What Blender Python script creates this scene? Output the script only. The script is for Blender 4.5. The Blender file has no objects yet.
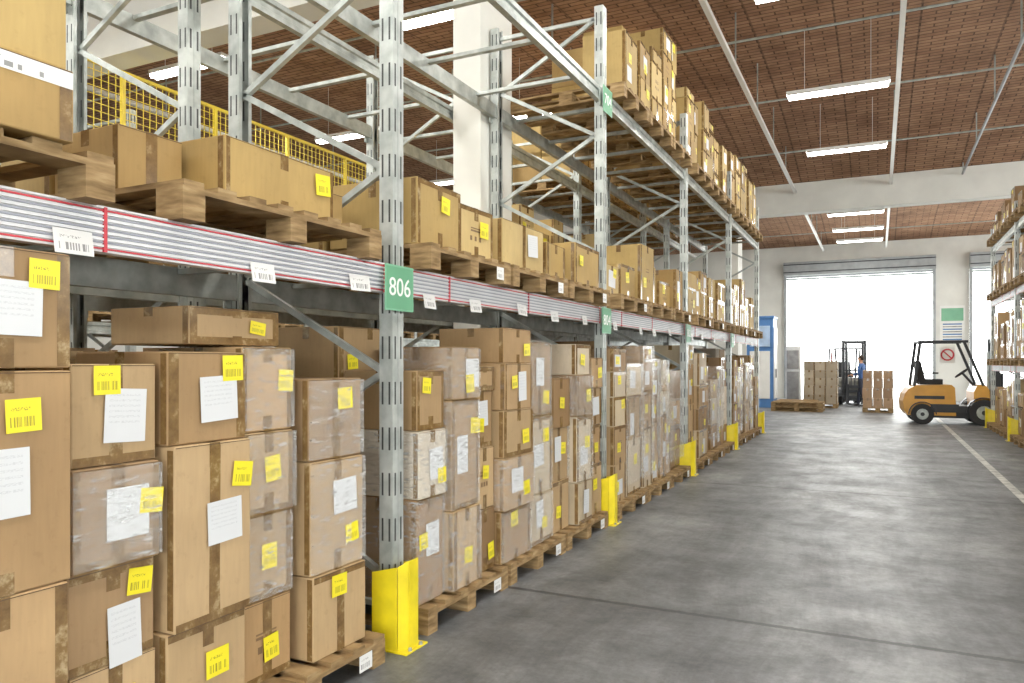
import bpy, math, random
from mathutils import Vector, Matrix
random.seed(11)
scene = bpy.context.scene
R = random.uniform
# ---------------------------------------------------------------- materials
def srgb(r, g, b):
    f = lambda c: (c/255/12.92) if c/255 <= 0.04045 else ((c/255+0.055)/1.055)**2.4
    return (f(r), f(g), f(b), 1)
class NT:
    def __init__(s, name):
        s.m = bpy.data.materials.new(name); s.m.use_nodes = True
        s.t = s.m.node_tree; s.b = s.t.nodes['Principled BSDF']
    def n(s, typ, **kw):
        nd = s.t.nodes.new(typ)
        for k, v in kw.items():
            if k in nd.inputs.keys(): nd.inputs[k].default_value = v
            else: setattr(nd, k, v)
        return nd
    def l(s, a, b): s.t.links.new(a, b)
    def math(s, op, a, b=None, c=None):
        nd = s.t.nodes.new('ShaderNodeMath'); nd.operation = op
        for i, v in enumerate((a, b, c)):
            if v is None: continue
            if isinstance(v, (int, float)): nd.inputs[i].default_value = v
            else: s.l(v, nd.inputs[i])
        return nd.outputs[0]
    def mix(s, fac, a, b, mode='MIX'):
        nd = s.t.nodes.new('ShaderNodeMix'); nd.data_type = 'RGBA'; nd.blend_type = mode
        for sock, v in ((nd.inputs[0], fac), (nd.inputs[6], a), (nd.inputs[7], b)):
            if isinstance(v, (int, float, tuple)): sock.default_value = v
            else: s.l(v, sock)
        return nd.outputs[2]
    def ramp(s, fac, stops):
        nd = s.t.nodes.new('ShaderNodeValToRGB')
        e = nd.color_ramp.elements
        e[0].position, e[0].color = stops[0]
        e[1].position, e[1].color = stops[-1]
        for p, c in stops[1:-1]:
            x = e.new(p); x.color = c
        s.l(fac, nd.inputs[0]); return nd.outputs[0]
    def base(s, v):
        if isinstance(v, tuple): s.b.inputs['Base Color'].default_value = v
        else: s.l(v, s.b.inputs['Base Color'])
    def set(s, rough=None, metal=None, spec=None):
        if rough is not None: s.b.inputs['Roughness'].default_value = rough
        if metal is not None: s.b.inputs['Metallic'].default_value = metal
        if spec is not None: s.b.inputs['Specular IOR Level'].default_value = spec
    def noise(s, scale, detail=3, vec=None, rough=.5, dist=0):
        nd = s.n('ShaderNodeTexNoise'); nd.inputs['Scale'].default_value = scale
        nd.inputs['Detail'].default_value = detail; nd.inputs['Roughness'].default_value = rough
        nd.inputs['Distortion'].default_value = dist
        if vec is not None: s.l(vec, nd.inputs['Vector'])
        return nd.outputs['Fac']
    def pos(s):
        return s.n('ShaderNodeNewGeometry').outputs['Position']
    def mapping(s, vec, sc=(1,1,1), rot=(0,0,0), loc=(0,0,0)):
        nd = s.n('ShaderNodeMapping'); nd.inputs['Scale'].default_value = sc
        nd.inputs['Rotation'].default_value = rot; nd.inputs['Location'].default_value = loc
        s.l(vec, nd.inputs['Vector']); return nd.outputs[0]
    def sep(s, vec):
        nd = s.n('ShaderNodeSeparateXYZ'); s.l(vec, nd.inputs[0]); return nd.outputs
    def bump(s, h, strength=.3, dist=.01):
        nd = s.n('ShaderNodeBump'); nd.inputs['Strength'].default_value = strength
        nd.inputs['Distance'].default_value = dist
        s.l(h, nd.inputs['Height']); s.l(nd.outputs[0], s.b.inputs['Normal'])

def plain(name, col, rough=.5, metal=0, var=.12, nscale=4):
    k = NT(name); k.set(rough, metal)
    n = k.noise(nscale, 4, k.pos())
    d = tuple(c*(1-var*2) for c in col[:3])+(1,)
    l = tuple(min(1, c*(1+var)) for c in col[:3])+(1,)
    k.base(k.ramp(n, [(.3, d), (.7, l)])); return k.m

# cardboard
k = NT('cardboard'); k.set(.7, 0, .3)
at = k.n('ShaderNodeVertexColor'); at.layer_name = 'Col'
p = k.pos()
n1 = k.noise(2.5, 3, p, .5); n2 = k.noise(60, 2, k.mapping(p, (1, 1, .12))); n3 = k.noise(24, 4, p, .6)
c = k.mix(1.0, at.outputs['Color'], k.ramp(n1, [(.25, (.82, .8, .79, 1)), (.7, (1.08, 1.07, 1.05, 1))]), 'MULTIPLY')
c = k.mix(.25, c, k.ramp(n2, [(.3, (.78, .78, .78, 1)), (.7, (1.1, 1.1, 1.1, 1))]), 'MULTIPLY')
c = k.mix(.35, c, k.ramp(n3, [(.3, (.75, .73, .7, 1)), (.42, (1, 1, 1, 1))]), 'MULTIPLY')
k.base(c); k.bump(n1, .35, .05)
M_card = k.m
k = NT('packing_tape'); k.set(.12, 0, .8)
k.base(k.ramp(k.noise(14, 4, k.pos(), .7), [(.32, srgb(102, 76, 44)), (.55, srgb(130, 102, 62)), (.72, srgb(186, 164, 124))])); M_tape = k.m
# stretch film: translucent, streaky
k = NT('stretch_film'); k.set(.14, 0, .8); p = k.pos()
n = k.noise(15, 6, k.mapping(p, (1, 1, 4.5), (.35, 0, 0)), .6)
k.base((.86, .88, .88, 1))
k.l(k.ramp(n, [(.38, (.1, .1, .1, 1)), (.56, (.22, .22, .22, 1)), (.7, (.5, .5, .5, 1))]), k.b.inputs['Alpha'])
M_film = k.m

def label_mat(name, paper, ink, yellow):
    k = NT(name); k.set(.45)
    uv = k.n('ShaderNodeUVMap').outputs[0]; u, v, w = k.sep(uv)
    oi = k.n('ShaderNodeObjectInfo').outputs['Random']
    cmb = k.n('ShaderNodeCombineXYZ'); k.l(k.math('ADD', u, k.math('MULTIPLY', oi, 9)), cmb.inputs[0]); k.l(v, cmb.inputs[1]); uv2 = cmb.outputs[0]
    bars = k.math('GREATER_THAN', k.noise(28, 0, k.mapping(uv2, (1, 0, 0))), .5)
    def rng(x, a, b): return k.math('MULTIPLY', k.math('GREATER_THAN', x, a), k.math('LESS_THAN', x, b))
    if yellow:
        m = k.math('MULTIPLY', k.math('MULTIPLY', rng(v, .16, .46), rng(u, .12, .88)), bars)
        t = k.math('MULTIPLY', k.math('MULTIPLY', rng(v, .64, .74), rng(u, .15, .7)),
                   k.math('GREATER_THAN', k.noise(26, 1, k.mapping(uv2, (1, .6, 0))), .55))
        m = k.math('MULTIPLY', k.math('MAXIMUM', m, t), .7)
    else:
        rows = k.math('GREATER_THAN', k.math('FRACT', k.math('MULTIPLY', v, 10)), .6)
        words = k.math('GREATER_THAN', k.noise(18, 2, k.mapping(uv2, (1, 4, 0))), .5)
        m = k.math('MULTIPLY', k.math('MULTIPLY', rows, words), k.math('MULTIPLY', rng(u, .1, .85), rng(v, .3, .9)))
        m = k.math('MULTIPLY', m, .22)
    k.base(k.mix(m, paper, ink)); return k.m
M_yel = label_mat('yellow_barcode_label', srgb(240, 224, 40), srgb(80, 74, 35), True)
M_wht = label_mat('white_document_pouch', srgb(216, 219, 222), srgb(120, 125, 134), False)
M_tag = label_mat('white_barcode_tag', srgb(230, 230, 228), srgb(60, 60, 60), True)
M_ink = plain('printed_ink', srgb(124, 96, 64), .7)
M_crease = plain('carton_seam', srgb(84, 62, 40), .9)
CM = [M_card, M_tape, M_yel, M_wht, M_tag, M_ink, M_film, M_crease]

# wood
k = NT('pallet_wood'); k.set(.8, 0, .2)
p = k.pos(); n = k.noise(6, 5, k.mapping(p, (1.2, 1.2, 7)))
k.base(k.ramp(n, [(.25, srgb(100, 78, 50)), (.55, srgb(152, 125, 87)), (.8, srgb(188, 162, 120))]))
k.bump(n, .3, .01); M_wood = k.m
k = NT('galvanised_steel'); k.set(.4, .35)
p = k.pos(); n = k.noise(9, 4, p)
k.base(k.ramp(n, [(.3, srgb(146, 153, 150)), (.7, srgb(194, 200, 196))])); M_steel = k.m
k = NT('perforated_steel'); k.set(.42, .3)
uv = k.n('ShaderNodeUVMap').outputs[0]; u, v, w = k.sep(uv)
def slot(cu, hw, per, ph, hh):
    a = k.math('LESS_THAN', k.math('ABSOLUTE', k.math('SUBTRACT', u, cu)), hw)
    f = k.math('ABSOLUTE', k.math('SUBTRACT', k.math('FRACT', k.math('ADD', k.math('DIVIDE', v, per), ph)), .5))
    return k.math('MULTIPLY', a, k.math('LESS_THAN', f, hh))
holes = k.math('MAXIMUM', slot(.24, .07, .05, 0, .25), slot(.76, .07, .05, 0, .25))
n = k.noise(9, 4, k.pos())
k.base(k.mix(holes, k.ramp(n, [(.3, srgb(156, 163, 160)), (.7, srgb(202, 207, 203))]), srgb(60, 62, 63))); M_perf = k.m
M_beamw = plain('white_lacquered_beam', srgb(226, 226, 228), .4, 0, .04)
M_red = plain('red_stripe', srgb(210, 60, 72), .5, 0, .1)
M_lilac = plain('beam_groove', srgb(160, 163, 174), .5, 0, .08)
M_guard = plain('yellow_guard_paint', srgb(238, 216, 34), .35, 0, .08, 9)
M_green = plain('green_sign_plate', srgb(120, 180, 145), .45, 0, .05)
M_signtxt = plain('white_sign_text', srgb(240, 245, 240), .5, 0, .02)
M_conc = plain('white_painted_concrete', srgb(228, 228, 221), .7, 0, .05, 1.5)
M_white = plain('white_enamel', srgb(236, 236, 232), .4, 0, .03)
M_dark = plain('dark_rubber', srgb(36, 36, 38), .7, 0, .1)
M_black = plain('black_steel', srgb(56, 58, 62), .45, .3, .1)
M_fork = plain('forklift_yellow', srgb(216, 158, 66), .35, 0, .06)
M_blue = plain('blue_paint', srgb(70, 120, 180), .45, 0, .08)
M_grey = plain('grey_wrapped_goods', srgb(165, 163, 160), .6, 0, .15, 6)
M_fence = plain('yellow_mesh', srgb(225, 198, 55), .5, 0, .05)
M_shutter = plain('shutter_metal', srgb(165, 170, 172), .5, .3, .08)
M_skin = plain('skin', srgb(205, 155, 125), .6, 0, .04)
M_shirt = plain('blue_shirt', srgb(60, 95, 150), .8, 0, .1)
M_trous = plain('dark_trousers', srgb(40, 46, 62), .8, 0, .1)
M_hair = plain('dark_hair', srgb(50, 36, 26), .8, 0, .1)

# floor
k = NT('worn_concrete_floor'); p = k.pos(); x, y, z = k.sep(p)
n1 = k.noise(.4, 9, p, .66); n2 = k.noise(1.9, 9, p, .76); n4 = k.noise(21, 6, p, .78)
wob = k.noise(.25, 2, p)
tx = k.math('ADD', x, k.math('MULTIPLY', wob, 1.6))
cmb = k.n('ShaderNodeCombineXYZ'); k.l(k.math('MULTIPLY', tx, 2.6), cmb.inputs[0]); k.l(k.math('MULTIPLY', y, .22), cmb.inputs[1])
n3 = k.noise(1.0, 8, cmb.outputs[0], .72)
base = k.ramp(n1, [(.34, srgb(82, 84, 86)), (.5, srgb(108, 110, 112)), (.66, srgb(142, 144, 145))])
base = k.mix(.8, base, k.ramp(n2, [(.36, (.55, .55, .55, 1)), (.58, (1.12, 1.12, 1.12, 1))]), 'MULTIPLY')
base = k.mix(.7, base, k.ramp(n3, [(.4, (.55, .55, .55, 1)), (.56, (1.1, 1.1, 1.1, 1))]), 'MULTIPLY')
base = k.mix(.55, base, k.ramp(n4, [(.36, (.62, .62, .62, 1)), (.6, (1.15, 1.15, 1.15, 1))]), 'MULTIPLY')
f = k.math('ABSOLUTE', k.math('SUBTRACT', k.math('FRACT', k.math('DIVIDE', k.math('ADD', y, .5+2.5), 5.0)), .5))
jit = k.math('MULTIPLY', k.math('SUBTRACT', n4, .5), .008)
seam = k.math('LESS_THAN', k.math('ADD', f, jit), .0045)
base = k.mix(k.math('MULTIPLY', seam, .8), base, srgb(38, 40, 42))
halo = k.math('SUBTRACT', 1, k.math('MINIMUM', k.math('MULTIPLY', f, 22), 1))
base = k.mix(k.math('MULTIPLY', halo, k.math('MULTIPLY', n2, .45)), base, srgb(60, 62, 64))
k.base(base)
k.l(k.ramp(n2, [(.3, (.6, .6, .6, 1)), (.7, (.36, .36, .36, 1))]), k.b.inputs['Roughness'])
k.bump(n4, .12, .012); M_floor = k.m
M_line = plain('worn_lane_paint', srgb(200, 200, 194), .6, 0, .25, 8)
M_ground = plain('outdoor_concrete', srgb(215, 215, 212), .8, 0, .04)
# ceiling
k = NT('brick_vault_ceiling'); k.set(.85, 0, .2); p = k.pos(); x, y, z = k.sep(p)
bt = k.n('ShaderNodeTexBrick'); k.l(p, bt.inputs['Vector'])
bt.inputs['Color1'].default_value = srgb(174, 136, 108); bt.inputs['Color2'].default_value = srgb(152, 114, 90)
bt.inputs['Mortar'].default_value = srgb(102, 77, 62); bt.inputs['Scale'].default_value = 1
bt.inputs['Mortar Size'].default_value = .013; bt.inputs['Brick Width'].default_value = .42; bt.inputs['Row Height'].default_value = .13
n = k.noise(.9, 7, p, .7); nb = k.noise(3.5, 6, p, .75)
c = k.mix(.85, bt.outputs['Color'], k.ramp(n, [(.32, (.6, .56, .52, 1)), (.5, (.98, .97, .95, 1)), (.72, (1.22, 1.24, 1.24, 1))]), 'MULTIPLY')
c = k.mix(.5, c, k.ramp(nb, [(.35, (.65, .62, .6, 1)), (.5, (1, 1, 1, 1)), (.68, (1.25, 1.25, 1.22, 1))]), 'MULTIPLY')
st = k.math('LESS_THAN', k.math('ABSOLUTE', k.math('SUBTRACT', k.math('FRACT', k.math('DIVIDE', x, 1.25)), .5)), .014)
c = k.mix(k.math('MULTIPLY', st, .5), c, srgb(72, 56, 46))
k.base(c); k.bump(bt.outputs['Fac'], -.4, .02); M_ceil = k.m
k = NT('fluorescent_tube'); k.b.inputs['Emission Color'].default_value = (1, .99, .95, 1)
k.b.inputs['Emission Strength'].default_value = 18; k.base((1, 1, 1, 1)); M_tube = k.m

# ---------------------------------------------------------------- mesh builder
class MB:
    def __init__(s): s.V = []; s.F = []; s.M = []; s.U = []; s.C = []
    def face(s, pts, mat=0, col=(1, 1, 1), uv=None):
        b = len(s.V); s.V += [tuple(q) for q in pts]; n = len(pts)
        s.F.append(list(range(b, b+n))); s.M.append(mat); s.C.append(col)
        s.U.append(uv if uv else [(0, 0), (1, 0), (1, 1), (0, 1)][:n] if n <= 4 else [(0, 0)]*n)
    def hexa(s, P, mat, col=(1, 1, 1)):
        b = len(s.V); s.V += [tuple(q) for q in P]
        for f in ((3, 2, 1, 0), (4, 5, 6, 7), (0, 1, 5, 4), (1, 2, 6, 5), (2, 3, 7, 6), (3, 0, 4, 7)):
            s.F.append([b+i for i in f]); s.M.append(mat); s.C.append(col); s.U.append([(0, 0), (1, 0), (1, 1), (0, 1)])
    def box(s, x0, x1, y0, y1, z0, z1, mat=0, col=(1, 1, 1)):
        s.hexa([(x0, y0, z0), (x1, y0, z0), (x1, y1, z0), (x0, y1, z0), (x0, y0, z1), (x1, y0, z1), (x1, y1, z1), (x0, y1, z1)], mat, col)
    def prism(s, pts, vec, mat=0, col=(1, 1, 1)):
        vec = Vector(vec); P = [Vector(q) for q in pts]; n = len(P); b = len(s.V)
        s.V += [tuple(q) for q in P]+[tuple(q+vec) for q in P]
        for i in range(n):
            j = (i+1) % n
            s.F.append([b+i, b+j, b+n+j, b+n+i]); s.M.append(mat); s.C.append(col); s.U.append([(0, 0), (1, 0), (1, 1), (0, 1)])
        s.F.append([b+i for i in range(n)][::-1]); s.M.append(mat); s.C.append(col); s.U.append([(0, 0)]*n)
        s.F.append([b+n+i for i in range(n)]); s.M.append(mat); s.C.append(col); s.U.append([(0, 0)]*n)
    def tube(s, a, c, r, n=8, mat=0, r2=None):
        a = Vector(a); c = Vector(c); d = (c-a).normalized(); r2 = r if r2 is None else r2
        up = Vector((0, 0, 1)) if abs(d.z) < .9 else Vector((1, 0, 0))
        e = d.cross(up).normalized(); g = d.cross(e); b = len(s.V)
        for q, rr in ((a, r), (c, r2)):
            for i in range(n):
                t = 2*math.pi*i/n; s.V.append(tuple(q+e*math.cos(t)*rr+g*math.sin(t)*rr))
        for i in range(n):
            j = (i+1) % n; s.F.append([b+i, b+j, b+n+j, b+n+i]); s.M.append(mat); s.C.append((1, 1, 1)); s.U.append([(0, 0)]*4)
        for o in (0, n):
            s.F.append([b+o+i for i in range(n)]); s.M.append(mat); s.C.append((1, 1, 1)); s.U.append([(0, 0)]*n)
    def bar(s, a, c, w, h, mat=0):
        a = Vector(a); c = Vector(c); d = (c-a).normalized()
        up = Vector((0, 0, 1)) if abs(d.z) < .95 else Vector((1, 0, 0))
        e = d.cross(up).normalized()*w/2; g = e.cross(d).normalized()*h/2
        s.hexa([a-e-g, a+e-g, c+e-g, c-e-g, a-e+g, a+e+g, c+e+g, c-e+g], mat)
    def obj(s, name, mats, loc=(0, 0, 0), rot=0, bevel=0, smooth=False, parent=None):
        me = bpy.data.meshes.new(name); me.from_pydata(s.V, [], s.F)
        for m in mats: me.materials.append(m)
        uvl = me.uv_layers.new(name='UVMap'); ca = me.color_attributes.new('Col', 'FLOAT_COLOR', 'CORNER')
        uvs = []; cols = []
        for f, m, u, c in zip(s.F, s.M, s.U, s.C):
            for i in range(len(f)):
                q = u[i] if i < len(u) else (0, 0); uvs += [q[0], q[1]]; cols += [c[0], c[1], c[2], 1]
        uvl.data.foreach_set('uv', uvs); ca.data.foreach_set('color', cols)
        me.polygons.foreach_set('material_index', s.M)
        if smooth: me.polygons.foreach_set('use_smooth', [True]*len(s.F))
        me.update()
        o = bpy.data.objects.new(name, me); scene.collection.objects.link(o)
        o.location = loc; o.rotation_euler = (0, 0, rot)
        if bevel:
            b = o.modifiers.new('bevel', 'BEVEL'); b.width = bevel; b.segments = 2; b.limit_method = 'ANGLE'
        if parent: o.parent = parent
        return o

# ---------------------------------------------------------------- cartons
CARD = [srgb(178, 148, 108), srgb(166, 136, 97), srgb(190, 162, 122), srgb(148, 118, 82), srgb(180, 153, 114), srgb(158, 130, 96), srgb(170, 138, 97)]
CARDM = CARD+[srgb(206, 192, 168), srgb(198, 182, 154), srgb(214, 204, 186)]
CARDY = [srgb(186, 159, 102), srgb(176, 148, 92), srgb(198, 173, 118), srgb(165, 136, 86)]
def carton(mb, cx, cy, z0, sx, sy, sz, rot=0, col=None, yl=None, wl=None, tape=True, side=True, near=False, band=None):
    col = (col or random.choice(CARD))[:3]; v = R(.84, 1.1); col = tuple(c*v for c in col)
    cr, sr = math.cos(rot), math.sin(rot)
    T = lambda x, y, z: (cx+x*cr-y*sr, cy+x*sr+y*cr, z0+z)
    hx, hy = sx/2, sy/2
    mb.hexa([T(-hx, -hy, 0), T(hx, -hy, 0), T(hx, hy, 0), T(-hx, hy, 0), T(-hx, -hy, sz), T(hx, -hy, sz), T(hx, hy, sz), T(-hx, hy, sz)], 0, col)
    def dec(face, uc, vc, w, h, mat, tilt=0, off=.002):
        pts = []
        ct, stt = math.cos(tilt), math.sin(tilt)
        for a, b in ((-w/2, -h/2), (w/2, -h/2), (w/2, h/2), (-w/2, h/2)):
            a, b = a*ct-b*stt, a*stt+b*ct
            if face == 'F': pts.append(T(hx+off, -hy+uc*sy+a, vc*sz+b))
            elif face == 'S': pts.append(T(-hx+uc*sx+a, -hy-off, vc*sz+b))
            elif face == 'T': pts.append(T(-hx+uc*sx+a, -hy+vc*sy+b, sz+off))
        mb.face(pts, mat)
    if tape:
        tw = .052; th = min(R(.06, .1), sz*.25)
        if random.random() < .85:
            dec('F', .5, 1-th/2/sz, tw, th, 1, 0, .0015); dec('F', .5, th/2/sz, tw, th, 1, 0, .0015)
        dec('T', .5, .5, sx*.98, tw, 1, 0, .0015)
        r = random.random()
        if r < .55:
            tw2 = R(.02, .045)
            dec('F', tw2/2/sy+.008, .5, tw2, sz*.97, 1, 0, .0012); dec('F', 1-tw2/2/sy-.008, .5, tw2, sz*.97, 1, 0, .0012)
        if random.random() < .45: dec('F', .5, 1-.017/sz, sy*.97, .03, 1, 0, .0011)
        if random.random() < .35: dec('F', .5, .017/sz, sy*.97, .03, 1, 0, .0011)
        if r > .82: dec('F', .5, .5, .052, sz*.97, 1, R(-.01, .01), .0013)
        if near: dec('F', .5, 1-.006/sz, sy*.98, .003, 7, 0, .0018)
        if side:
            dec('S', .5, 1-th/2/sz, tw, th, 1, 0, .0015); dec('S', .96, .5, .03, sz*.96, 1, 0, .0012)
    if band: dec('F', .5, band, sy*.99, .05, 4, 0, .002)
    if wl:
        q = R(.88, 1.12); w = min(.175*q, sy*.5); h = min(.165*q, sz*.55)
        if random.random() < .3: w, h = w*.78, min(h*1.25, sz*.65)
        dec('F', wl[0], wl[1], w, h, 3, R(-.06, .06), .0028 if not near else .009)
    if yl:
        q = R(.85, 1.1); w = min(.105*q, sy*.31); h = min(.1*q, sz*.36); dec('F', yl[0], yl[1], w, h, 2, R(-.14, .1), .004 if not near else .0105)
    if not wl and sz > .3 and random.random() < .45: 
        for q in range(3): dec('F', .35+q*.13, .4, .025, .03, 5, 0, .001)
        dec('F', .48, .55, .12, .012, 5, 0, .001); dec('F', .48, .6, .12, .008, 5, 0, .001)

def pallet(mb, x0, x1, y0, y1, z0, mat=0, tagm=None):
    W = y1-y0; D = x1-x0
    for i in range(3):
        yc = y0+.05+(W-.1)*i/2
        mb.box(x0, x1, yc-.05, yc+.05, z0, z0+.022, mat)
        for j in range(3):
            xc = x0+.07+(D-.14)*j/2
            mb.box(xc-.07, xc+.07, yc-.05, yc+.05, z0+.022, z0+.1, mat)
    for j in range(3):
        xc = x0+.07+(D-.14)*j/2; mb.box(xc-.07, xc+.07, y0, y1, z0+.1, z0+.122, mat)
    n = max(5, int(W/.15))
    for i in range(n):
        yc = y0+.05+(W-.1)*i/(n-1); mb.box(x0, x1, yc-.045, yc+.045, z0+.122, z0+.144, mat)
def put_pallet(x0, x1, y0, y1, z0, tag=None):
    mb = MB(); pallet(mb, x0, x1, y0, y1, z0)
    if tag:
        xf = x1+.003 if tag > 0 else x0-.003
        yc = y1-.16
        pts = [(xf, yc-.05, z0+.02), (xf, yc+.05, z0+.02), (xf, yc+.05, z0+.1), (xf, yc-.05, z0+.1)]
        if tag < 0: pts = [pts[1], pts[0], pts[3], pts[2]]
        mb.face(pts, 1)
    return mb.obj('wooden_pallet', [M_wood, M_tag])

def film(mb, x0, x1, y0, y1, z0, z1):
    g = .006
    x0 -= g; x1 += g; y0 -= g; y1 += g
    mb.face([(x1, y0, z0), (x1, y1, z0), (x1, y1, z1), (x1, y0, z1)], 6)
    mb.face([(x0, y0, z0), (x1, y0, z0), (x1, y0, z1), (x0, y0, z1)], 6)
    mb.face([(x1, y1, z0), (x0, y1, z0), (x0, y1, z1), (x1, y1, z1)], 6)

def load(xf, y0, y1, z0, top, facing=1, depth=1.08, wmin=.3, wmax=.45, hs=(.22, .42), pal=None, rows=2, labels=.75, wrap=0.0):
    mb = MB(); y = y0
    while y < y1-.2:
        w = R(wmin, wmax)
        if y+w > y1-.25: w = y1-y
        w = min(w, y1-y)
        for r in range(rows):
            dd = depth/rows; jx = R(0, .07) if r == 0 else 0
            xc = xf-facing*(jx+dd/2+r*dd); tgt = R(*top) if r == 0 else min(R(*top)+.05, top[1]); z = 0
            ww = w*R(.88, 1) if r == 0 else w
            while z < tgt-.12:
                h = R(*hs)
                if z+h > tgt: h = max(.13, tgt-z)
                if random.random() < .25: h = min(h*1.6, max(tgt-z, .13))
                rot = R(-.035, .035)+(0 if facing > 0 else math.pi)
                lab = r == 0 and random.random() < labels
                yl = (R(.2, .85), R(.3, .85)) if lab else None
                wl = (R(.3, .65), R(.35, .6)) if r == 0 and random.random() < labels*.85 and h > .2 else None
                cs = pal or CARD
                carton(mb, xc, y+w/2+R(-.01, .01), z0+z, dd-.03-jx*.5, ww-.012, h-.002, rot, random.choice(cs), yl, wl, r == 0)
                z += h
            if r == 0 and facing > 0 and random.random() < wrap:
                film(mb, xf-jx-dd+.04, xf-jx+.006, y+.004, y+w-.004, z0+R(0, .3), z0+z)
        y += w
    return mb.obj('cardboard_box_stack', CM, bevel=0)

# ---------------------------------------------------------------- racks
Y0, BAY = -3.42, 3.38
def upright(mb, x, y, h, face=1, w=.1, d=.085):
    z0, z1 = .008, h
    f = face
    xf, xb = x+f*d/2, x-f*d/2
    def wall(p, q, perf):
        (ax, ay), (bx, by) = p, q
        uv = [(0, z0), (1, z0), (1, z1), (0, z1)]
        mb.face([(ax, ay, z0), (bx, by, z0), (bx, by, z1), (ax, ay, z1)], 1 if perf else 0, uv=uv)
    wall((xf, y-w/2), (xf, y+w/2), True)
    mb.box(min(xf, xf+f*.0015), max(xf, xf+f*.0015), y-.006, y+.006, z0, z1, 0)
    wall((xf, y-w/2), (xb, y-w/2), True); wall((xf, y+w/2), (xb, y+w/2), True)
    wall((xb, y-w/2), (xb, y-w/2+.025), False); wall((xb, y+w/2), (xb, y+w/2-.025), False)
    mb.box(x-.07, x+.07, y-.07, y+.07, 0, .008, 0)
def beam(mb, x, y0, y1, z0, z1, style='steel', f=1):
    w = .05
    if style == 'steel':
        h = z1-z0
        pr = [(-w/2, 0), (w/2, 0), (w/2, h*.28), (w/2-.014, h*.36), (w/2-.014, h*.64), (w/2, h*.72), (w/2, h), (-w/2, h)]
        mb.prism([(x+f*a, y0, z0+b) for a, b in pr], (0, y1-y0, 0), 0)
    else:
        mb.box(x-w/2, x+w/2, y0, y1, z0, z1, 2)
        xf = x+f*w/2
        n = 7; h = z1-z0
        for i in range(n):
            zc = z0+h*(i+.5)/n
            m = 3 if i in (0, n-1) else 4
            t = .0028 if m == 3 else .003
            mb.box(min(xf, xf+f*.005), max(xf, xf+f*.005), y0+.01, y1-.01, zc-t, zc+t, m)
            mb.box(min(xf, xf+f*.008), max(xf, xf+f*.008), y0, y1, zc+.006, zc+.0135, 2)
        for yy in (y0+.06, y0+.5, (y0+y1)/2, y1-.06): mb.box(min(xf, xf+f*.009), max(xf, xf+f*.009), yy, yy+.012, z0, z1, 3)
    for yy in (y0, y1):
        s = .0 if yy == y0 else -.05
        mb.box(min(x+f*.018, x+f*.034), max(x+f*.018, x+f*.034), yy+s, yy+s+.05, z0-.05, z1-.002, 0)
RM = [M_steel, M_perf, M_beamw, M_red, M_lilac, M_tag, M_green, M_guard]
def rack(xf, xb, ys, H, levels, face, name='pallet_rack', supports=False, tags=False, wide=.1):
    mb = MB(); s = 1 if xb < xf else -1
    for y in ys:
        hh = H
        upright(mb, xf, y, hh, s, wide); upright(mb, xb, y, hh, -s, wide)
        zz = .35; a = True
        mb.bar((xf-s*.04, y, .2), (xb+s*.04, y, .2), .03, .03)
        while zz+.55 < hh:
            p, q = ((xf-s*.04, y, zz), (xb+s*.04, y, zz+.55)) if a else ((xb+s*.04, y, zz), (xf-s*.04, y, zz+.55))
            mb.bar(p, q, .03, .035); a = not a; zz += .55
        mb.bar((xf-s*.04, y, hh-.1), (xb+s*.04, y, hh-.1), .03, .035)
    for z0, z1, style, bays in levels:
        for i in range(len(ys)-1):
            if bays is not None and i not in bays: continue
            a, b = ys[i]+wide/2, ys[i+1]-wide/2
            beam(mb, xf, a, b, z0, z1, style, s); beam(mb, xb, a, b, z0, z1, 'steel', -s)
            if supports:
                for t in (.12, .38, .62, .88):
                    yy = a+(b-a)*t; mb.bar((xf-s*.02, yy, z1-.022), (xb+s*.02, yy, z1-.022), .05, .03)
            if tags and style != 'steel':
                t = a+.2
                while t < b-.2:
                    w = R(.11, .16); zc = z0+R(-.025, .03); xx = xf+s*.038; dz = R(-.006, .006)
                    mb.face([(xx+s*.014, t, zc-.045), (xx+s*.012, t+w, zc-.045+dz), (xx, t+w, zc+.035+dz), (xx, t, zc+.035)], 5)
                    t += R(.5, 1.0)
    return mb.obj(name, RM)

XF, XR = -2.35, -3.45
LY = [Y0+BAY*i for i in range(7)]
L1a, L1b = 1.87, 2.02
L2a, L2b = 3.95, 4.08
rack(XF, XR, LY, 4.85, [(L1a, L1b, 'white', None), (L2a, L2b, 'steel', None)], 1, supports=True, tags=True)
rack(-4.98, -3.88, LY, 4.85, [(L1a, L1b, 'steel', None), (L2a, L2b, 'steel', None)], 1, supports=True)
rack(-8.9, -10.0, LY, 4.85, [(L1a, L1b, 'steel', None), (L2a, L2b, 'steel', None)], 1, supports=True)
RYS = [7.0, 10.38, 13.76, 17.14, 20.5]
rack(2.4, 3.5, RYS, 4.6, [(1.32, 1.45, 'white', None), (2.8, 2.93, 'white', None), (4.05, 4.18, 'steel', None)], 1, supports=True, tags=False)

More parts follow.
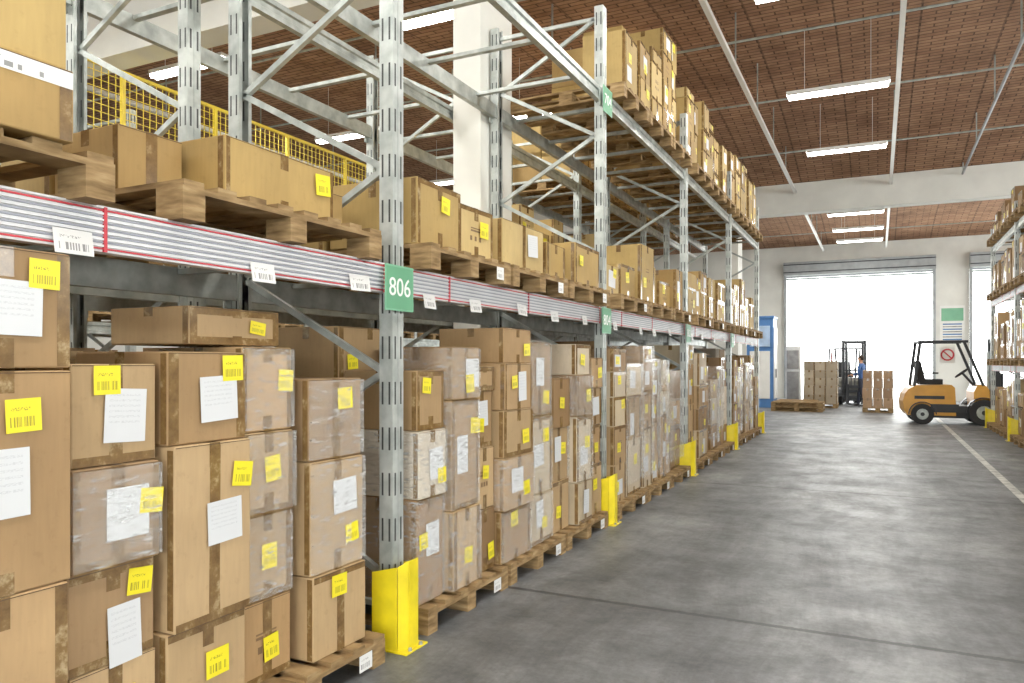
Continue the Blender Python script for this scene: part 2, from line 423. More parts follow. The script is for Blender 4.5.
# post protectors
def guard(x, y, s=1):
    mb = MB(); w = .08; d0, d1 = -.09, .1; t = .008; h = .47
    def plate(p, q, hp, hq):
        (ax, ay), (bx, by) = p, q
        dx, dy = bx-ax, by-ay; L = math.hypot(dx, dy); nx, ny = dy/L*t, -dx/L*t
        mb.hexa([(ax, ay, 0), (bx, by, 0), (bx+nx, by+ny, 0), (ax+nx, ay+ny, 0), (ax, ay, hp), (bx, by, hq), (bx+nx, by+ny, hq), (ax+nx, ay+ny, hp)], 0)
    A = (s*d0, -w-.01); B = (s*(d1-.04), -w); C = (s*d1, -w+.04); D = (s*d1, w-.04); E = (s*(d1-.04), w); F = (s*d0, w+.01)
    plate(A, B, h*.86, h*.94); plate(B, C, h*.94, h); plate(C, D, h, h); plate(D, E, h, h*.94); plate(E, F, h*.94, h*.86)
    mb.box(min(s*.0, s*(d1+.03)), max(s*.0, s*(d1+.03)), -w-.02, w+.02, .0, .01, 0)
    for yy in (-w+.03, w-.03): mb.tube((s*(d1+.018), yy, .01), (s*(d1+.018), yy, .025), .01, 6, 1)
    return mb.obj('post_protector', [M_guard, M_steel], (x, y, 0), bevel=.002)
for y in LY[1:]: guard(XF+.055, y-.03)
for y in RYS: guard(2.4-.055, y, -1)

# green location signs
M_gface = plain('green_sign_face', srgb(98, 162, 124), .5, 0, .04)
def sign(x, y, z, txt, s=.0):
    root = bpy.data.objects.new('rack_location_sign', None); scene.collection.objects.link(root); root.location = (x, y, z)
    mb = MB(); mb.box(0, .004, -.13, .13, -.12, .12, 0); mb.box(.004, .005, -.12, .12, -.11, .11, 1)
    mb.obj('plate', [M_green, M_gface], parent=root, bevel=0)
    cu = bpy.data.curves.new('digits', 'FONT'); cu.body = txt; cu.size = .135; cu.align_x = 'CENTER'; cu.align_y = 'CENTER'; cu.extrude = .001
    cu.materials.append(M_signtxt)
    o = bpy.data.objects.new('digits', cu); scene.collection.objects.link(o)
    o.rotation_euler = (math.pi/2, 0, math.pi/2); o.location = (.0065, 0, 0); o.parent = root
for i, y in enumerate(LY[2:6]):
    sign(XF+.07, y-.03, 1.895, '806' if i == 0 else str(806-2*i))
sign(XF+.07, LY[3], 3.955, '704')

# ---------------------------------------------------------------- foreground cartons
PX0, PX1 = -3.4, -2.22
for a, b in ((.1, 1.0), (1.03, 2.02), (2.05, 3.1)): put_pallet(PX0, PX1, a, b, 0, 1)
def stack(y0, y1, xf, items, depth=.5, wrap=False, pal=None):
    for i, (z0, z1, yl, wl) in enumerate(items):
        mb = MB(); j = R(0, .03); dy = R(-.006, .006)
        carton(mb, xf-j-depth/2, (y0+y1)/2+dy, z0, depth, y1-y0-.016, z1-z0-.003, R(-.03, .03), random.choice(pal or CARD), yl, wl, True, near=True)
        if wrap and i in wrap: film(mb, xf-j-depth, xf-j+.006, y0+.01, y1-.01, z0+.01, z1-.01)
        mb.obj('cardboard_box', CM, bevel=.006)
stack(.62, 1.08, -2.26, [(.145, .5, None, (.5, .5)), (.5, .82, (.7, .6), None), (.82, 1.47, (.5, .6), (.4, .4)), (1.47, 1.8, (.5, .6), (.5, .5))])
stack(1.09, 1.5, -2.25, [(.145, .45, (.2, .5), None), (.45, .83, (.15, .5), None), (.83, 1.48, (.62, .8), (.5, .5)), (1.485, 1.84, (.78, .8), (.55, .5))])
stack(1.515, 1.85, -2.29, [(.145, .49, (.55, .6), (.5, .4)), (.49, .82, (.8, .78), (.62, .28)), (.82, 1.16, (.88, .6), (.6, .52)), (1.16, 1.5, (.38, .84), (.6, .48))], wrap=(2,))
stack(1.87, 2.26, -2.27, [(.145, .52, (.6, .55), None), (.52, 1.2, (.86, .8), (.62, .55)), (1.2, 1.545, (.8, .82), (.62, .48))])
stack(2.28, 2.58, -2.33, [(.145, .49, (.55, .4), None), (.49, .86, (.5, .5), None), (.86, 1.21, (.55, .55), None), (1.21, 1.57, (.85, .6), None)], wrap=(1, 2, 3))
stack(2.64, 3.03, -2.28, [(.145, .53, (.45, .82), None), (.53, 1.05, (.75, .3), (.62, .66)), (1.05, 1.43, (.65, .75), None)], wrap=(1, 2))
stack(2.08, 2.6, -2.42, [(1.575, 1.73, (.72, .5), None)], .45)
for (y0, y1, zt) in ((.12, .6, 1.6), (.62, 1.05, 1.5), (1.08, 1.5, 1.35), (1.52, 2.0, 1.42), (2.06, 2.58, 1.5), (2.62, 3.08, 1.56)):
    mb = MB(); z = .145
    while z < zt-.1:
        h = min(R(.3, .42), zt-z+.02); carton(mb, -3.12, (y0+y1)/2, z, .54, y1-y0-.02, h-.003, R(-.02, .02)); z += h
    mb.obj('cardboard_box_stack', CM)

def bay_pallets(b, n=3):
    a = LY[b]+.16; w = (BAY-.32-.04*(n-1))/n
    return [(a+i*(w+.04), a+i*(w+.04)+w) for i in range(n)]
load(-2.27, -.95+.0, -.2, .145, (1.3, 1.6)); put_pallet(PX0, PX1, -1.0, -.17, 0)
ps = bay_pallets(2)
for a, c in ps: put_pallet(PX0, PX1, a, c, 0, 1)
stack(3.49, 3.79, -2.27, [(.145, .74, (.2, .6), (.55, .6)), (.74, 1.12, (.8, .3), (.6, .5)), (1.12, 1.46, (.3, .75), None)], wrap=(0, 1), pal=CARDM)
stack(3.81, 4.16, -2.25, [(.145, .62, (.5, .4), None), (.62, 1.28, (.8, .75), (.35, .5)), (1.28, 1.6, (.6, .3), (.7, .5))], wrap=(0, 1, 2), pal=CARDM)
stack(3.5, 4.1, -2.82, [(.145, .7, None, None), (.7, 1.3, None, None), (1.3, 1.72, (.2, .5), None)], .5)
stack(4.17, 4.46, -2.3, [(.145, .55, (.75, .3), None), (.55, .95, (.5, .6), None), (.95, 1.32, (.4, .4), (.5, .6)), (1.32, 1.48, None, None)])
stack(4.48, 4.95, -2.24, [(.145, .5, (.4, .8), None), (.5, .86, (.7, .35), (.4, .55)), (.86, 1.18, (.7, .4), None), (1.18, 1.5, (.3, .6), (.6, .5)), (1.5, 1.74, (.8, .4), None)], wrap=(0, 1))
stack(4.97, 5.4, -2.27, [(.145, .52, (.6, .4), (.4, .6)), (.52, 1.1, (.7, .75), (.4, .5)), (1.1, 1.66, (.75, .25), (.5, .6))], wrap=(0, 1, 2), pal=CARDM[-5:])
stack(5.44, 5.82, -2.3, [(.145, .55, (.3, .4), None), (.55, .98, (.7, .6), (.4, .6)), (.98, 1.38, (.5, .5), None)])
stack(5.84, 6.2, -2.24, [(.145, .5, None, (.5, .5)), (.5, 1.05, (.6, .6), (.4, .4)), (1.05, 1.4, (.7, .5), None), (1.4, 1.66, (.4, .5), None)], wrap=(1, 2), pal=CARDM[-5:])
stack(6.22, 6.56, -2.27, [(.145, .6, (.4, .6), None), (.6, .95, (.6, .4), None), (.95, 1.28, None, (.5, .5)), (1.28, 1.55, (.7, .5), None)])
for (y0, y1, zt) in ((4.18, 4.9, 1.62), (4.95, 5.6, 1.5), (5.62, 6.54, 1.65)):
    mb = MB(); z = .145
    while z < zt-.1:
        h = min(R(.3, .42), zt-z+.02); carton(mb, -3.08, (y0+y1)/2, z, .56, y1-y0-.02, h-.003, R(-.02, .02)); z += h
    mb.obj('cardboard_box_stack', CM)
for b in range(3, 6):
    for i, (a, c) in enumerate(bay_pallets(b)):
        put_pallet(PX0, PX1, a, c, 0, 1)
        t = (1.05, 1.55) if (b+i) % 2 else (1.3, 1.64)
        load(-2.25, a+.01, c-.01, .145, t, wmin=.33, wmax=.54, hs=(.24, .46), wrap=.55, pal=CARDM)
def low(y0, y1, xf, h, z=L1b+.145, depth=.6, yl=(.75, .6), wl=None, n=1, near=True, band=None):
    mb = MB()
    for k_ in range(n):
        carton(mb, xf-depth/2, (y0+y1)/2, z+k_*h/n, depth, y1-y0, h/n-.002, R(-.03, .03), random.choice(CARDY), yl, wl, True, near=near, band=band)
    mb.obj('cardboard_box', CM, bevel=.005)
put_pallet(-3.42, -2.22, .5, 1.62, L1b)
low(.78, 1.47, -2.2, .22, yl=None, wl=None, band=.85); low(.72, 1.46, -2.22, .33, z=L1b+.145+.222, yl=(.2, .5))
low(.55, 1.5, -2.9, .3, depth=.45)
put_pallet(-3.42, -2.24, 1.9, 3.1, L1b)
low(1.93, 2.22, -2.62, .26, yl=None, depth=.4); low(2.25, 2.95, -2.42, .28, yl=(.87, .7), depth=.62); low(2.98, 3.24, -2.6, .24, yl=None)
low(1.95, 2.9, -3.09, .26, depth=.33, yl=None)
for a, c in ps: put_pallet(-3.42, -2.2, a, c, L1b, 1)
low(3.5, 4.0, -2.3, .375, yl=(.6, .7)); low(4.02, 4.46, -2.32, .33, yl=(.7, .6)); low(4.62, 5.3, -2.32, .34, yl=None, wl=(.7, .6))
low(5.46, 5.85, -2.36, .3, yl=None); low(5.92, 6.55, -2.3, .36, yl=(.2, .6))
for (y0, y1, h) in ((3.5, 4.3, .36), (4.5, 5.4, .38), (5.6, 6.5, .34)): low(y0, y1, -2.96, h, depth=.42, yl=None)
hts = {3: [(.3, .4), (.45, .65), (.35, .6)], 4: [(.4, .7), (.5, .8), (.5, .8)], 5: [(.6, .9), (.6, 1.0), (.5, .9)]}
for b in range(3, 6):
    for (a, c), t in zip(bay_pallets(b), hts[b]):
        put_pallet(-3.42, -2.2, a, c, L1b, 1 if random.random() < .5 else None)
        load(-2.3, a+.02, c-.03, L1b+.145, t, wmin=.4, wmax=.62, hs=(.28, .42), pal=CARDY, labels=.5)
h2 = {3: [None, (.75, .95), (1.25, 1.5)], 4: [(.9, 1.1), (1.0, 1.25), (.8, 1.1)], 5: [(1.0, 1.2), (1.0, 1.35), (.9, 1.3)]}
for b in h2:
    for (a, c), t in zip(bay_pallets(b), h2[b]):
        if not t: continue
        put_pallet(-3.42, -2.2, a, c, L2b); load(-2.3, a+.02, c-.03, L2b+.145, t, wmin=.4, wmax=.6, hs=(.32, .45), pal=CARDY, labels=.5)
a, c = bay_pallets(3)[0]
put_pallet(-3.42, -2.2, a+.1, c, L2b); load(-2.26, a+.42, c-.03, L2b+.145, (.7, .8), wmin=.55, wmax=.6, hs=(.34, .42), pal=CARDY, labels=.6, rows=1, depth=.5)
for b in range(0, 6):
    for (a, c) in bay_pallets(b):
        put_pallet(-5.1, -3.92, a, c, 0); load(-3.95, a+.02, c-.02, .145, (1.1, 1.5), labels=.3, rows=2, wmin=.4, wmax=.5)
        if b >= 1:
            t = (.2, .36) if b < 3 else (.9, 1.4)
            put_pallet(-5.1, -3.92, a, c, L1b); load(-3.98, a+.02, c-.02, L1b+.145, t, labels=.4, rows=2, wmin=.45, wmax=.6, pal=CARDY)
        if b >= 4:
            put_pallet(-5.1, -3.92, a, c, L2b); load(-3.98, a+.02, c-.02, L2b+.145, (.5, .9), labels=.3, rows=2, wmin=.45, wmax=.6, pal=CARDY)
        put_pallet(-10.0, -8.8, a, c, 0); load(-8.85, a+.02, c-.02, .145, (1.2, 1.6), labels=.4, rows=1, wmin=.45, wmax=.6)
        put_pallet(-10.0, -8.8, a, c, L1b); load(-8.85, a+.02, c-.02, L1b+.145, (.6, 1.2), labels=.4, rows=1, wmin=.45, wmax=.6, pal=CARDY)
# right rack
for i in range(4):
    a0 = RYS[i]+.13; w = (3.38-.26-.08)/3
    for j in range(3):
        a = a0+j*(w+.04); c = a+w
        for z, t in ((0, (.75, 1.05)), (1.45, (.7, 1.1)), (2.93, (.5, .85)), (4.18, (.35, .6))):
            put_pallet(2.26, 3.46, a, c, z); load(2.33, a+.02, c-.02, z+.145, t, facing=-1, labels=.5, rows=1, depth=.9, wmin=.4, wmax=.6)

# ---------------------------------------------------------------- building
def slab(name, x0, x1, y0, y1, z0, z1, mat):
    mb = MB(); mb.box(x0, x1, y0, y1, z0, z1); return mb.obj(name, [mat])
slab('floor', -20, 10, -12, 34.3, -.2, 0, M_floor)
slab('outdoor_ground', -60, 60, 34.3, 110, -.25, -.02, M_ground)
slab('lane_marking', 1.40, 1.49, 2, 30, 0, .003, M_line)
seg = [(-12, -8.3), (-8.3, 6.85), (6.85, 22), (22, 34.3)]
def zceil(y):
    for a, b in seg:
        if a <= y <= b:
            t = (y-a)/(b-a); return 6.4+.7*min(1, (b-a)/15)*4*t*(1-t)
    return 6.4
mb = MB()
for (a, b) in seg:
    N = 16
    for i in range(N):
        ya = a+(b-a)*i/N; yb = a+(b-a)*(i+1)/N; z0 = zceil(ya) if i else 6.4; z1 = zceil(yb) if i < N-1 else 6.4
        mb.hexa([(-20, ya, z0), (10, ya, z0), (10, yb, z1), (-20, yb, z1), (-20, ya, z0+.2), (10, ya, z0+.2), (10, yb, z1+.2), (-20, yb, z1+.2)], 0)
mb.obj('ceiling', [M_ceil])
for y in (-8.3, 6.85, 22):
    slab('concrete_roof_beam', -19.99, 9.99, y-.2, y+.2, 5.6, 6.41, M_conc)
    for x in (-18, -3.67, 6.0):
        slab('concrete_column', x-.155, x+.155, y-.35, y+.35, 0, 5.6, M_conc)
mb = MB(); W = 34.0
for (x0, x1, z0, z1) in ((-20, -3.6, 0, 7.0), (2.05, 3.2, 0, 5.2), (8.2, 10, 0, 7.0), (-3.6, 8.2, 5.2, 7.0)):
    mb.box(x0, x1, W, W+.3, z0, z1, 0)
mb.obj('wall_back', [M_conc])
mb = MB(); mb.box(-20, -9, -12.3, -12, 0, 7.2); mb.box(-9, 10, -12.3, -12, 5.2, 7.2); mb.box(9, 10, -12.3, -12, 0, 5.2)
mb.obj('added_wall_front', [M_conc])  # out of view, added to cut down sky light from behind the camera
slab('wall_left', -20.3, -20, -12, 34.3, 0, 7.2, M_conc)
mb = MB()
mb.box(10, 10.3, -12, 34.3, 0, 2.6); mb.box(10, 10.3, -12, 34.3, 5.4, 7.2)
for i in range(9):
    y = -12+i*5.75; mb.box(10, 10.3, y, y+.6, 2.6, 5.4)
mb.obj('wall_right', [M_conc])  # unseen window openings, put in so sky light reaches the carton faces
for i, (x0, x1) in enumerate(((-3.6, 2.05), (3.2, 8.2))):
    mb = MB()
    mb.box(x0, x1, W-.35, W-.01, 5.2, 5.75, 0); mb.box(x0, x1, W-.37, W-.35, 5.3, 5.34, 1); mb.box(x0, x1, W-.37, W-.35, 5.62, 5.66, 1)
    for j in range(2): mb.box(x0+.1, x1-.1, W-.1, W-.06, 5.2-.09*(j+1), 5.2-.09*j-.012, 0)
    mb.box(x0, x0+.1, W-.14, W-.01, 0, 5.2, 0); mb.box(x1-.1, x1, W-.14, W-.01, 0, 5.2, 0)
    mb.obj('door_%d' % (i+1), [M_shutter, M_black])
mb = MB(); mb.box(2.2, 3.05, W-.02, W-.005, 2.3, 3.75, 0); mb.box(2.25, 3.0, W-.024, W-.02, 3.15, 3.65, 1)
for i in range(7): mb.box(2.3, 2.95, W-.024, W-.02, 2.4+i*.1, 2.45+i*.1, 2 if i % 2 else 3)
mb.obj('wall_poster', [M_white, M_green, M_grey, M_blue])

for x in (-2.02, .3, -7.2, -12):
    for (a, b) in ((-8, 6.6), (7.1, 21.75), (22.25, 33.5)):
        mb = MB(); mb.box(x-.035, x+.035, a, b, 6.12, 6.19, 0); y = a+.3
        while y < b: mb.box(x-.01, x+.01, y-.01, y+.01, 6.19, zceil(y)-.005, 1); y += 2.4
        mb.obj('cable_tray', [M_white, M_steel])
for y in (9.0, 11.6, 14.5, 18.2, 26, 30):
    mb = MB(); mb.tube((-19.98, y, 6.32), (9.98, y, 6.32), .018, 6); mb.obj('steel_tie_rod', [M_steel])
for (a, b) in ((7.1, 21.7),):
    for x in (1.9, -4.4):
        mb = MB(); mb.tube((x, a, 6.22), (x, b, 6.22), .03, 8, 0); y = a+.5
        while y < b: mb.box(x-.012, x+.012, y-.012, y+.012, 6.25, zceil(y)-.005, 1); y += 2.8
        mb.obj('sprinkler_pipe', [M_shutter, M_steel])
def lamp(x, y, e=40, z=6.0):
    mb = MB()
    mb.box(-.78, .78, -.08, .08, .0, .05, 0)
    mb.prism([(-.76, -.08, 0), (-.76, -.12, -.03), (-.76, -.115, -.035), (-.76, -.07, -.005)], (1.52, 0, 0), 0)
    mb.prism([(-.76, .08, 0), (-.76, .12, -.03), (-.76, .115, -.035), (-.76, .07, -.005)], (1.52, 0, 0), 0)
    for yy in (-.045, .045): mb.tube((-.75, yy, -.035), (.75, yy, -.035), .036, 8, 1)
    for xx in (-.5, .5): mb.tube((xx, 0, .05), (xx, 0, zceil(y)-z-.005), .004, 5, 0)
    o = mb.obj('fluorescent_lamp', [M_white, M_tube], (x, y, z))
    L = bpy.data.lights.new('lamp_light', 'AREA'); L.shape = 'RECTANGLE'; L.size = 1.5; L.size_y = .15; L.energy = e; L.color = (1, .98, .91)
    lo = bpy.data.objects.new('lamp_light', L); scene.collection.objects.link(lo); lo.location = (0, 0, -.09); lo.parent = o
for y in (-6, -2.2, 1.9, 5.7, 9.6, 13.4, 17.2, 24.6, 27.6, 30.2): lamp(-.6, y, 70)  # lamps behind the camera are out of view, added for brightness
for y in (0, 4, 8.3, 12.3, 16.5, 25): lamp(-5.35, y, 85)
for y in (0, 4, 8.07, 11.9, 16, 23): lamp(-9.4, y, 85)
for y in (0, 8, 16, 24): lamp(-14, y, 95)

mb = MB(); x = -8.76; za, zb = 4.25, 5.25
for y in [2+i*1.5 for i in range(8)]: mb.bar((x, y, 4.1), (x, y, zb), .05, .05)
for z in (za, zb): mb.bar((x, 2, z), (x, 12.5, z), .04, .04)
y = 2.0
while y < 12.5: mb.bar((x, y, za), (x, y, zb), .008, .008); y += .1
z = za
while z < zb: mb.bar((x, 2, z), (x, 12.5, z), .008, .008); z += .1
mb.obj('yellow_mesh_fence', [M_fence])

# ---------------------------------------------------------------- forklift
def forklift(loc, rot, body=M_fork, mast_h=2.1):
    mb = MB()
    w = .54
    pr = [(-1.0, .22), (-1.08, .34), (-1.1, .55), (-1.06, .74), (-.96, .88), (-.8, .95), (-.05, .97), (.02, .9), (.04, .5), (.04, .22)]
    mb.prism([(a, -w, b) for a, b in pr], (0, 2*w, 0), 0)
    mb.box(.03, .5, -w, w, .3, .46, 1)
    pr = [(.42, .3), (.42, .8), (.5, .98), (.66, .98), (.74, .85), (.78, .3)]
    mb.prism([(a, -w+.04, b) for a, b in pr], (0, 2*w-.08, 0), 0)
    mb.box(-.9, .75, -w+.1, w-.1, .16, .34, 2)
    mb.box(-.5, .1, -w-.012, -w, .3, .5, 1)
    mb.box(-.85, -.2, -w-.006, -w, .62, .7, 2)
    for (x, r, ww) in ((-.68, .25, .2), (.62, .31, .24)):
        for s in (-1, 1):
            y0 = s*(w+.04); y1 = s*(w+.04-ww)
            mb.tube((x, y0, r), (x, y1, r), r, 24, 3); mb.tube((x, y0+s*.006, r), (x, y0, r), r*.52, 16, 4)
            mb.tube((x, y0+s*.02, r), (x, y0, r), r*.18, 10, 2)
            for i in range(9):
                t0 = math.pi*i/9; t1 = math.pi*(i+1)/9; rr = r+.05
                mb.bar((x+rr*math.cos(t0), s*(w-.05), r+rr*math.sin(t0)), (x+rr*math.cos(t1), s*(w-.05), r+rr*math.sin(t1)), .2, .02, 2)
    for s in (-1, 1):
        y = s*(w-.06)
        mb.bar((-.85, y, .93), (-.72, y, 2.0), .06, .07, 2); mb.bar((.62, y, .95), (.22, y, 2.0), .06, .06, 2)
        mb.bar((-.76, y, 2.02), (.3, y, 2.02), .06, .06, 2)
    for i in range(9):
        x = -.74+i*.125; mb.bar((x, -w+.06, 2.03), (x, w-.06, 2.03), .03, .04, 2)
    mb.box(-.72, -.2, -.26, .26, .97, 1.1, 3)
    mb.prism([(-.74, -.25, 1.08), (-.58, -.25, 1.1), (-.68, -.25, 1.55), (-.8, -.25, 1.55)], (0, .5, 0), 3)
    for s in (-1, 1): mb.bar((-.6, s*.28, 1.25), (-.3, s*.28, 1.25), .05, .04, 3)
    mb.tube((.5, 0, .95), (.26, 0, 1.25), .03, 8, 2)
    c = Vector((.25, 0, 1.26)); ax = Vector((-.24, 0, .3)).normalized(); e = Vector((0, 1, 0)); g = ax.cross(e)
    P = [c+(e*math.cos(t)+g*math.sin(t))*.18 for t in [2*math.pi*i/16 for i in range(16)]]
    for i in range(16): mb.tube(P[i], P[(i+1) % 16], .014, 6, 3)
    for i in (0, 5, 11): mb.tube(c, P[i], .01, 5, 3)
    for i in range(3): mb.tube((.48, -.2-.07*i, .95), (.42, -.2-.07*i, 1.15), .01, 5, 3)
    mb.box(-.3, .02, -w+.02, -w+.03, 1.5, 1.9, 5)
    P = [(-.14+.13*math.cos(t), -w+.015, 1.7+.13*math.sin(t)) for t in [2*math.pi*i/20 for i in range(20)]]
    for i in range(20): mb.bar(P[i], P[(i+1) % 20], .01, .035, 6)
    mb.bar((-.23, -w+.014, 1.79), (-.05, -w+.014, 1.61), .01, .03, 6)
    for s in (-1, 1):
        mb.box(.86, .98, s*.36-.04, s*.36+.04, .08, mast_h, 2); mb.box(.9, 1.0, s*.27-.03, s*.27+.03, .1, mast_h-.08, 2)
        mb.tube((.84, s*.2, .15), (.84, s*.2, mast_h*.85), .03, 8, 4)
        mb.box(1.06, 1.11, s*.26-.06, s*.26+.06, .06, .75, 2)
        mb.prism([(1.06, s*.26-.06, .05), (2.05, s*.26-.06, .05), (2.05, s*.26-.06, .065), (1.11, s*.26-.06, .1), (1.06, s*.26-.06, .1)], (0, .12, 0), 2)
    for z in (.2, 1.1, mast_h-.06): mb.box(.88, .95, -.38, .38, z-.05, z+.05, 2)
    for z in (.3, .66): mb.box(1.01, 1.06, -.42, .42, z-.05, z+.05, 2)
    for i in range(7): mb.box(1.02, 1.05, -.36+i*.12-.01, -.36+i*.12+.01, .66, 1.25, 2)
    mb.box(1.02, 1.05, -.4, .4, 1.22, 1.26, 2)
    mb.bar((.7, 0, .5), (.88, 0, .5), .6, .1, 2)
    return mb.obj('forklift', [body, M_black, M_black, M_dark, M_steel, M_white, M_red], loc, rot, bevel=.012)
forklift((1.62, 21.5, 0), math.radians(4))
forklift((-1.0, 30.2, 0), math.radians(-75), plain('forklift_grey', srgb(120, 118, 110), .5), 2.3)

def goods(name, x0, x1, y0, y1, top, cols, hs=(.25, .32)):
    put_pallet(x0, x1, y0, y1, 0); mb = MB(); z = .145
    n = 3
    while z < top-.1:
        h = R(*hs); off = R(-.01, .01)
        for i in range(n):
            for j in range(2):
                wx = (x1-x0)/n; wy = (y1-y0)/2
                carton(mb, x0+wx*(i+.5)+off, y0+wy*(j+.5), z, wx-.015, wy-.015, h-.004, 0, random.choice(cols), None, None, True)
        z += h
    mb.obj(name, CM)
goods('cardboard_box_stack', -2.25, -1.2, 27, 28, 1.6, [srgb(176, 164, 144), srgb(160, 148, 128)])
goods('cardboard_box_stack', -.42, .42, 25.2, 26.2, 1.15, [srgb(164, 134, 106), srgb(176, 146, 116)])
for z in (0, .146): put_pallet(-3.0, -1.5, 24.6, 25.6, z)
for z in (0, .146): put_pallet(-2.95, -1.75, 25.68, 26.68, z)
mb = MB(); mb.box(-4.0, -3.15, 26.4, 27.4, 0, 3.0, 0); mb.box(-3.9, -3.25, 26.37, 26.4, .3, 1.9, 1); mb.box(-3.9, -3.25, 26.37, 26.4, 2.05, 2.75, 2)
mb.box(-3.15, -3.12, 26.5, 27.3, .3, 2.7, 1); mb.box(-3.12, -3.09, 26.8, 26.84, 1.0, 1.3, 3); mb.box(-4.03, -3.12, 26.38, 27.42, 3.0, 3.08, 0)
mb.obj('blue_control_cabinet', [M_blue, M_white, plain('pale_panel', srgb(170, 195, 225), .4), M_black], bevel=.01)
mb = MB(); mb.box(-2.95, -2.45, 28.2, 28.7, 0, 2.1, 0); mb.box(-2.9, -2.5, 28.17, 28.2, .15, 1.2, 1); mb.box(-2.9, -2.5, 28.17, 28.2, 1.3, 1.95, 1)
mb.obj('white_electrical_cabinet', [M_white, M_grey], bevel=.01)

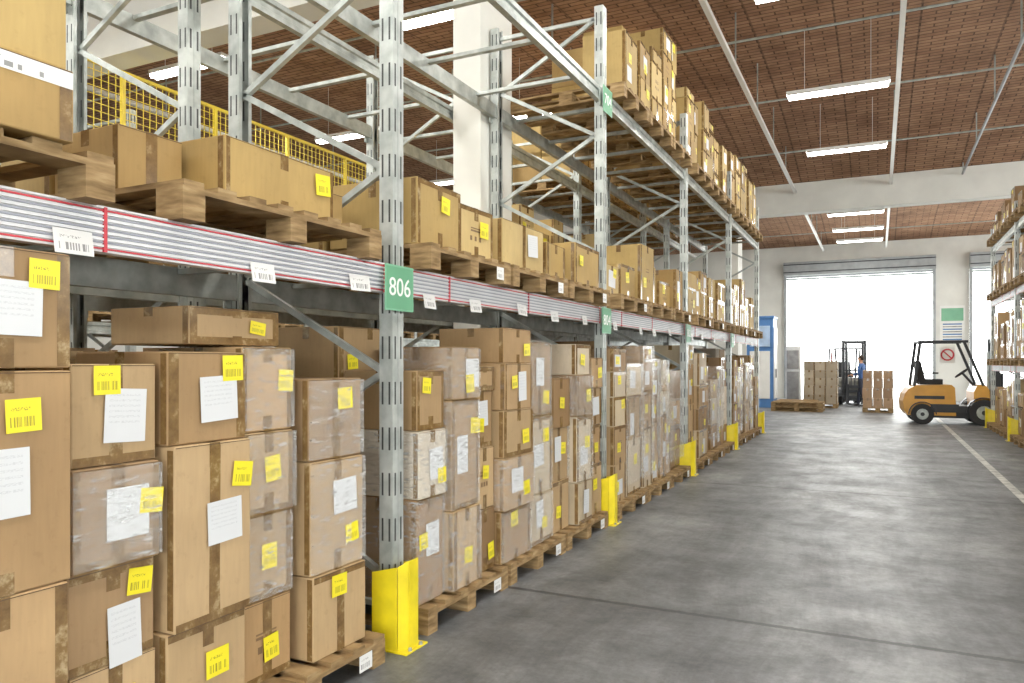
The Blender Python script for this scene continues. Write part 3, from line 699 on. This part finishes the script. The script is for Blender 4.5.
# ---------------------------------------------------------------- person
def skin_mesh(nodes, edges, sub=2):
    me = bpy.data.meshes.new('tmp'); names = list(nodes); idx = {n: i for i, n in enumerate(names)}
    me.from_pydata([nodes[n][0] for n in names], [(idx[a], idx[b]) for a, b in edges], [])
    o = bpy.data.objects.new('tmp', me); scene.collection.objects.link(o)
    md = o.modifiers.new('skin', 'SKIN'); md.use_smooth_shade = True
    for i, n in enumerate(names):
        r = nodes[n][1]; sv = me.skin_vertices[0].data[i]; sv.radius = r if isinstance(r, tuple) else (r, r); sv.use_root = (i == 0)
    s = o.modifiers.new('sub', 'SUBSURF'); s.levels = s.render_levels = sub
    dg = bpy.context.evaluated_depsgraph_get(); dg.update()
    out = bpy.data.meshes.new_from_object(o.evaluated_get(dg))
    bpy.data.objects.remove(o); return out
def person(loc, rot):
    root = bpy.data.objects.new('warehouse_worker', None); scene.collection.objects.link(root)
    N = {'pel': ((0, 0, .95), (.15, .11)), 'waist': ((0, .01, 1.08), (.135, .1)), 'chest': ((0, .02, 1.28), (.165, .115)), 'sh': ((0, .0, 1.42), (.11, .08)), 'neck': ((0, .015, 1.5), (.055, .055)), 'nk2': ((0, .03, 1.57), (.05, .05))}
    E = [('pel', 'waist'), ('waist', 'chest'), ('chest', 'sh'), ('sh', 'neck'), ('neck', 'nk2')]
    for s, t in ((-1, 'l'), (1, 'r')):
        f = .16*s
        N['hip'+t] = ((.09*s, 0, .88), .09); N['kn'+t] = ((.1*s, .05+f*.5, .49), .06); N['an'+t] = ((.1*s, f, .1), .042); N['hl'+t] = ((.1*s, f-.02, .05), .04); N['to'+t] = ((.12*s, f+.17, .035), .033)
        E += [('pel', 'hip'+t), ('hip'+t, 'kn'+t), ('kn'+t, 'an'+t), ('an'+t, 'hl'+t), ('hl'+t, 'to'+t)]
        N['sd'+t] = ((.19*s, 0, 1.4), .058); N['el'+t] = ((.25*s, -.02+.04, 1.13), .042); N['wr'+t] = ((.2*s, .24, 1.08), .028); N['pm'+t] = ((.19*s, .31, 1.08), (.035, .02))
        E += [('sh', 'sd'+t), ('sd'+t, 'el'+t), ('el'+t, 'wr'+t), ('wr'+t, 'pm'+t)]
    me = skin_mesh(N, E)
    for m in (M_shirt, M_trous, M_skin, M_dark): me.materials.append(m)
    for p_ in me.polygons:
        c = p_.center
        p_.material_index = 3 if c.z < .09 else 1 if c.z < .97 else 2 if (c.z > 1.49 or c.y > .2) else 0
        p_.use_smooth = True
    b = bpy.data.objects.new('body', me); scene.collection.objects.link(b); b.parent = root
    for s, t in ((-1, 'l'), (1, 'r')):
        px = .19*s
        for i in range(4):
            x0 = px+(-.024+.016*i); L = (.07, .08, .075, .06)[i]
            nn = {'a': ((x0, .3, 1.08), .009), 'b': ((x0, .34+L*.3, 1.075), .009), 'c': ((x0, .34+L*.6, 1.055), .008), 'd': ((x0, .34+L*.75, 1.03), .007)}
            fm = skin_mesh(nn, [('a', 'b'), ('b', 'c'), ('c', 'd')], 1); fm.materials.append(M_skin)
            o = bpy.data.objects.new('finger_%s%d' % (t, i+1), fm); scene.collection.objects.link(o); o.parent = root
        nn = {'a': ((px-s*.02, .27, 1.08), .011), 'b': ((px-s*.05, .305, 1.075), .01), 'c': ((px-s*.055, .34, 1.06), .008)}
        fm = skin_mesh(nn, [('a', 'b'), ('b', 'c')], 1); fm.materials.append(M_skin)
        o = bpy.data.objects.new('thumb_'+t, fm); scene.collection.objects.link(o); o.parent = root
    import bmesh
    def ball(name, c, r, mat, seg=20):
        bm = bmesh.new(); bmesh.ops.create_uvsphere(bm, u_segments=seg, v_segments=seg//2, radius=1)
        for v in bm.verts: v.co = Vector((v.co.x*r[0], v.co.y*r[1], v.co.z*r[2]))
        m = bpy.data.meshes.new(name); bm.to_mesh(m); bm.free(); m.materials.append(mat)
        for q in m.polygons: q.use_smooth = True
        o = bpy.data.objects.new(name, m); scene.collection.objects.link(o); o.location = c; o.parent = root; return o
    hz = 1.65
    h = ball('head', (0, .035, hz), (.076, .095, .115), M_skin, 28)
    for v in h.data.vertices:
        if v.co.z < -.03: k_ = 1+(v.co.z+.03)*3.2; v.co.x *= k_
    ball('hair', (0, .018, hz+.022), (.083, .098, .105), M_hair, 28)
    ball('nose', (0, .13, hz-.012), (.012, .018, .022), M_skin, 10); ball('mouth', (0, .118, hz-.055), (.024, .008, .006), M_red, 10)
    for s in (-1, 1):
        ball('eye_%s' % ('l' if s < 0 else 'r'), (.03*s, .12, hz), (.012, .008, .008), M_dark, 10)
        ball('ear_%s' % ('l' if s < 0 else 'r'), (.078*s, .03, hz-.005), (.01, .02, .03), M_skin, 10)
    root.location = loc; root.rotation_euler = (0, 0, rot)
person((-.5, 28.6, 0), math.radians(70))

# ---------------------------------------------------------------- world, camera
w = bpy.data.worlds.new('World'); scene.world = w; w.use_nodes = True
bg = w.node_tree.nodes['Background']; bg.inputs[0].default_value = (.97, 1, .98, 1); bg.inputs[1].default_value = 7.0
cam = bpy.data.cameras.new('camera'); co = bpy.data.objects.new('camera', cam); scene.collection.objects.link(co)
co.location = (0, 0, 1.5); co.rotation_euler = (math.pi/2, 0, math.radians(26.0))
cam.sensor_width = 36; cam.lens = 36*750/1024; cam.shift_y = .021; cam.clip_end = 300
scene.camera = co
scene.view_settings.view_transform = 'Standard'
scene.view_settings.exposure = 0.2
scene.view_settings.gamma = 1.06
